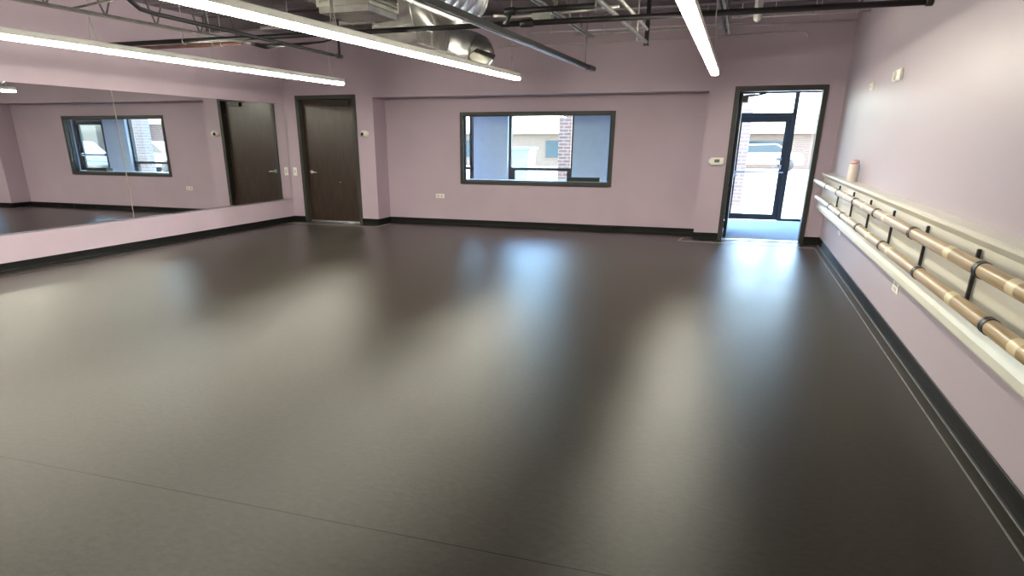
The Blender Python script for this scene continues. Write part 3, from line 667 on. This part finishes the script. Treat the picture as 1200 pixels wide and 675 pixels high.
joist('open web roof joist right of the black ceiling track', (-2.10, -3.4, 2.66), (-1.96, 9.6, 2.66), .53)
joist('open web roof joist just right of the right strip light', (-.42, -3.4, 2.66), (-.355, 9.8, 2.66), .53)
t = thing('bridging_rod', 'thin dark rod crossing between the left joists', 'rod', (-6.0, 5.6, 2.6))
MB().tube([(-6.05, 5.6, 2.58), (-3.9, 5.9, 2.85)], .010, 6).build('rod', m_joist, t)
t = thing('roof_girder', 'steel roof girder crossing high behind the strip lights', 'girder', (-5, 9.9, 2.76))
q = MB(); q.box(XL, XR, 9.86, 9.98, 3.0, 3.012); q.box(XL, XR, 9.917, 9.925, 3.012, 3.17); q.box(XL, XR, 9.86, 9.98, 3.17, 3.185); q.build('girder', m_deck, t)

# spiral ducts
def spiral(path, R, pitch=.20, depth=.0035, n=32):
    P = [Vector(p) for p in path]; out = []; rs = []
    for a, b in zip(P, P[1:]):
        L = (b-a).length; k = max(1, round(L/pitch))
        for i in range(k):
            for f, dr in ((0, 0), (.80, 0), (.86, depth), (.94, depth)):
                out.append(a + (b-a)*((i+f)/k)); rs.append(R+dr)
    out.append(P[-1]); rs.append(R)
    return MB().tube(out, rs, n)
def arc(c, R, a0, a1, z, n=8):
    return [(c[0]+R*math.cos(a0+(a1-a0)*i/n), c[1]+R*math.sin(a0+(a1-a0)*i/n), z) for i in range(n+1)]
t = thing('spiral_duct', 'large round spiral air duct with an elbow, left of the black ceiling track', 'duct', (-3.0, 5, 2.9))
DX, DZ, DR = -3.0, 2.90, .272
spiral([(DX, -1.5, DZ), (DX, 7.75, DZ)], DR).build('round_duct', m_duct, t)
spiral(arc((DX-.42, 7.75), .42, 0, PI/2, DZ, 10), DR, .12, .005).build('elbow', m_duct, t)
spiral([(DX-.42, 8.17, DZ), (-3.67, 8.17, DZ)], DR).build('short_duct', m_duct, t)
t = thing('sheet_metal_plenum', 'rectangular sheet metal plenum box joined to the spiral duct', 'plenum', (-3.95, 8.5, 2.5))
PX0, PX1, PY0, PY1, PZ = -4.235, -3.69, 8.12, 9.05, 2.50
MB().box(PX0, PX1, PY0, PY1, PZ, ZC-.01).build('plenum_box', m_steel, t, bevel=.006)
for a_ in ((PX0-.01, PX1+.01, PZ+.19, PZ+.215), (PX0-.01, PX1+.01, PZ-.002, PZ+.024), (PX0-.01, PX0+.016, PZ+.024, ZC-.01), (PX1-.016, PX1+.01, PZ+.024, ZC-.01)):
    MB().box(a_[0], a_[1], PY0-.012, PY0+.002, a_[2], a_[3]).build('seam_flange', m_steel, t)
MB().box(PX1, PX1+.014, PY0+.44, PY0+.47, PZ, ZC-.01).build('seam_strip', m_steel, t)
def ray_plane(u, v, p, n):
    r = r_*((u-PX)/F) + d_*((v-PY)/F) + f_; n = Vector(n); o_ = Vector((0, 0, H))
    return o_ + r*((Vector(p)-o_).dot(n)/r.dot(n))
def aty(u, v, y): return ray_plane(u, v, (0, y, 0), (0, 1, 0))
t = thing('branch_duct', 'round branch duct behind the plenum, ending in a cream register', 'duct', (-3.7, 9.9, 2.7))
spiral([aty(514, 48, 9.20), aty(528, 52, 9.40), aty(545, 55, 9.75)], .205).build('round_duct', m_duct, t)
spiral([aty(545, 55, 9.75), aty(556, 58, 9.88), aty(562, 62, 9.80)], .205, .10, .006).build('elbow', m_duct, t)
pc, pn = aty(559, 70, 9.55), Vector((-.30, -.60, -.60)).normalized()
qd = [ray_plane(u, v, pc, pn) for u, v in ((540, 73), (555, 60), (578, 69), (567, 79.5))]
cen = sum(qd, Vector())/4
back = [cen + (p-cen)*1.0 - pn*.07 for p in qd]; k = MB()
k.add(qd + back, [(0, 1, 2, 3), (7, 6, 5, 4), (0, 4, 5, 1), (1, 5, 6, 2), (2, 6, 7, 3), (3, 7, 4, 0)]); boot = k.build('register_boot', m_steel, t)
rg = MB(); rg.add([cen + (p-cen)*.93 + pn*.002 for p in qd] + [cen + (p-cen)*.93 + pn*.008 for p in qd], [(0, 1, 2, 3), (7, 6, 5, 4), (0, 4, 5, 1), (1, 5, 6, 2), (2, 6, 7, 3), (3, 7, 4, 0)]); tag(rg.build('register', m_cream, boot), 'cream register face')
MB().tube([cen - pn*.05, cen - pn*.10, aty(560, 60, 9.78)], [.12, .17, .20], 24).build('collar', m_steel, t)

# louvred air box
t = thing('louvred_air_box', 'white square louvred air diffuser box at the top of the photo', 'air vent', (-3.55, 6.5, 2.53))
GX0, GX1, GY0, GY1, GZ = -3.82, -3.293, 6.25, 6.84, 2.53
MB().box(GX0+.012, GX1-.012, GY0+.012, GY1-.012, GZ, GZ+.34).build('box_core', m_steel, t)
for s_, ax in ((-1, 'Y'), (1, 'X'), (-1, 'X'), (1, 'Y')):
    q = MB(); z0 = GZ+.052; zt = GZ+.35
    if ax == 'Y':
        yy = GY0 if s_ < 0 else GY1
        q.box(GX0, GX1, yy-.007, yy+.007, z0, z0+.026); q.box(GX0, GX0+.03, yy-.007, yy+.007, z0+.026, zt); q.box(GX1-.03, GX1, yy-.007, yy+.007, z0+.026, zt); q.box(GX0+.03, GX1-.03, yy-.007, yy+.007, zt-.02, zt)
        for i in range(5): q.bar((GX0+.03, yy+s_*.004, z0+.05+i*.043), (GX1-.03, yy+s_*.004, z0+.05+i*.043), .030, .005, (0, .7*s_, .7))
    else:
        xx = GX1 if s_ > 0 else GX0
        q.box(xx-.007, xx+.007, GY0, GY1, z0, z0+.026); q.box(xx-.007, xx+.007, GY0, GY0+.03, z0+.026, zt); q.box(xx-.007, xx+.007, GY1-.03, GY1, z0+.026, zt); q.box(xx-.007, xx+.007, GY0+.03, GY1-.03, zt-.02, zt)
        for i in range(5): q.bar((xx+s_*.004, GY0+.03, z0+.05+i*.043), (xx+s_*.004, GY1-.03, z0+.05+i*.043), .030, .005, (.7*s_, 0, .7))
    q.build('louvre_panel', m_whitemetal, t)
MB().tube([(-3.56, 6.55, GZ+.34), (-3.56, 6.55, ZC)], .17, 24).build('neck', m_duct, t)

# ------------------------------------------------------------------ light
w = bpy.data.worlds.new('sky'); bpy.context.scene.world = w; w.use_nodes = True
N, L = w.node_tree.nodes, w.node_tree.links; bg = N['Background']
sky = N.new('ShaderNodeTexSky'); sky.sky_type = 'NISHITA'; sky.sun_disc = False; sky.sun_elevation = math.radians(48); sky.sun_rotation = math.radians(95); sky.air_density = 1.0; sky.dust_density = 2.0
L.new(sky.outputs[0], bg.inputs[0]); bg.inputs[1].default_value = 0.8
sd = bpy.data.lights.new('sun', 'SUN'); sd.energy = 3; sd.angle = .01; sd.color = (1, .95, .86)
so = bpy.data.objects.new('sun', sd); C.objects.link(so); so.rotation_euler = (math.radians(8), math.radians(42), 0); so.location = (0, -20, 30)
sc = bpy.context.scene
sc.view_settings.view_transform = 'Standard'; sc.view_settings.look = 'None'; sc.view_settings.gamma = 1; sc.view_settings.use_curve_mapping = False
sc.view_settings.exposure = 2.2
sc.cycles.max_bounces = 8; sc.cycles.diffuse_bounces = 5; sc.cycles.glossy_bounces = 5; sc.cycles.transparent_max_bounces = 12
sc.cycles.caustics_reflective = True; sc.cycles.caustics_refractive = False
for o in bpy.data.objects:
    if '_o' in o: del o['_o']
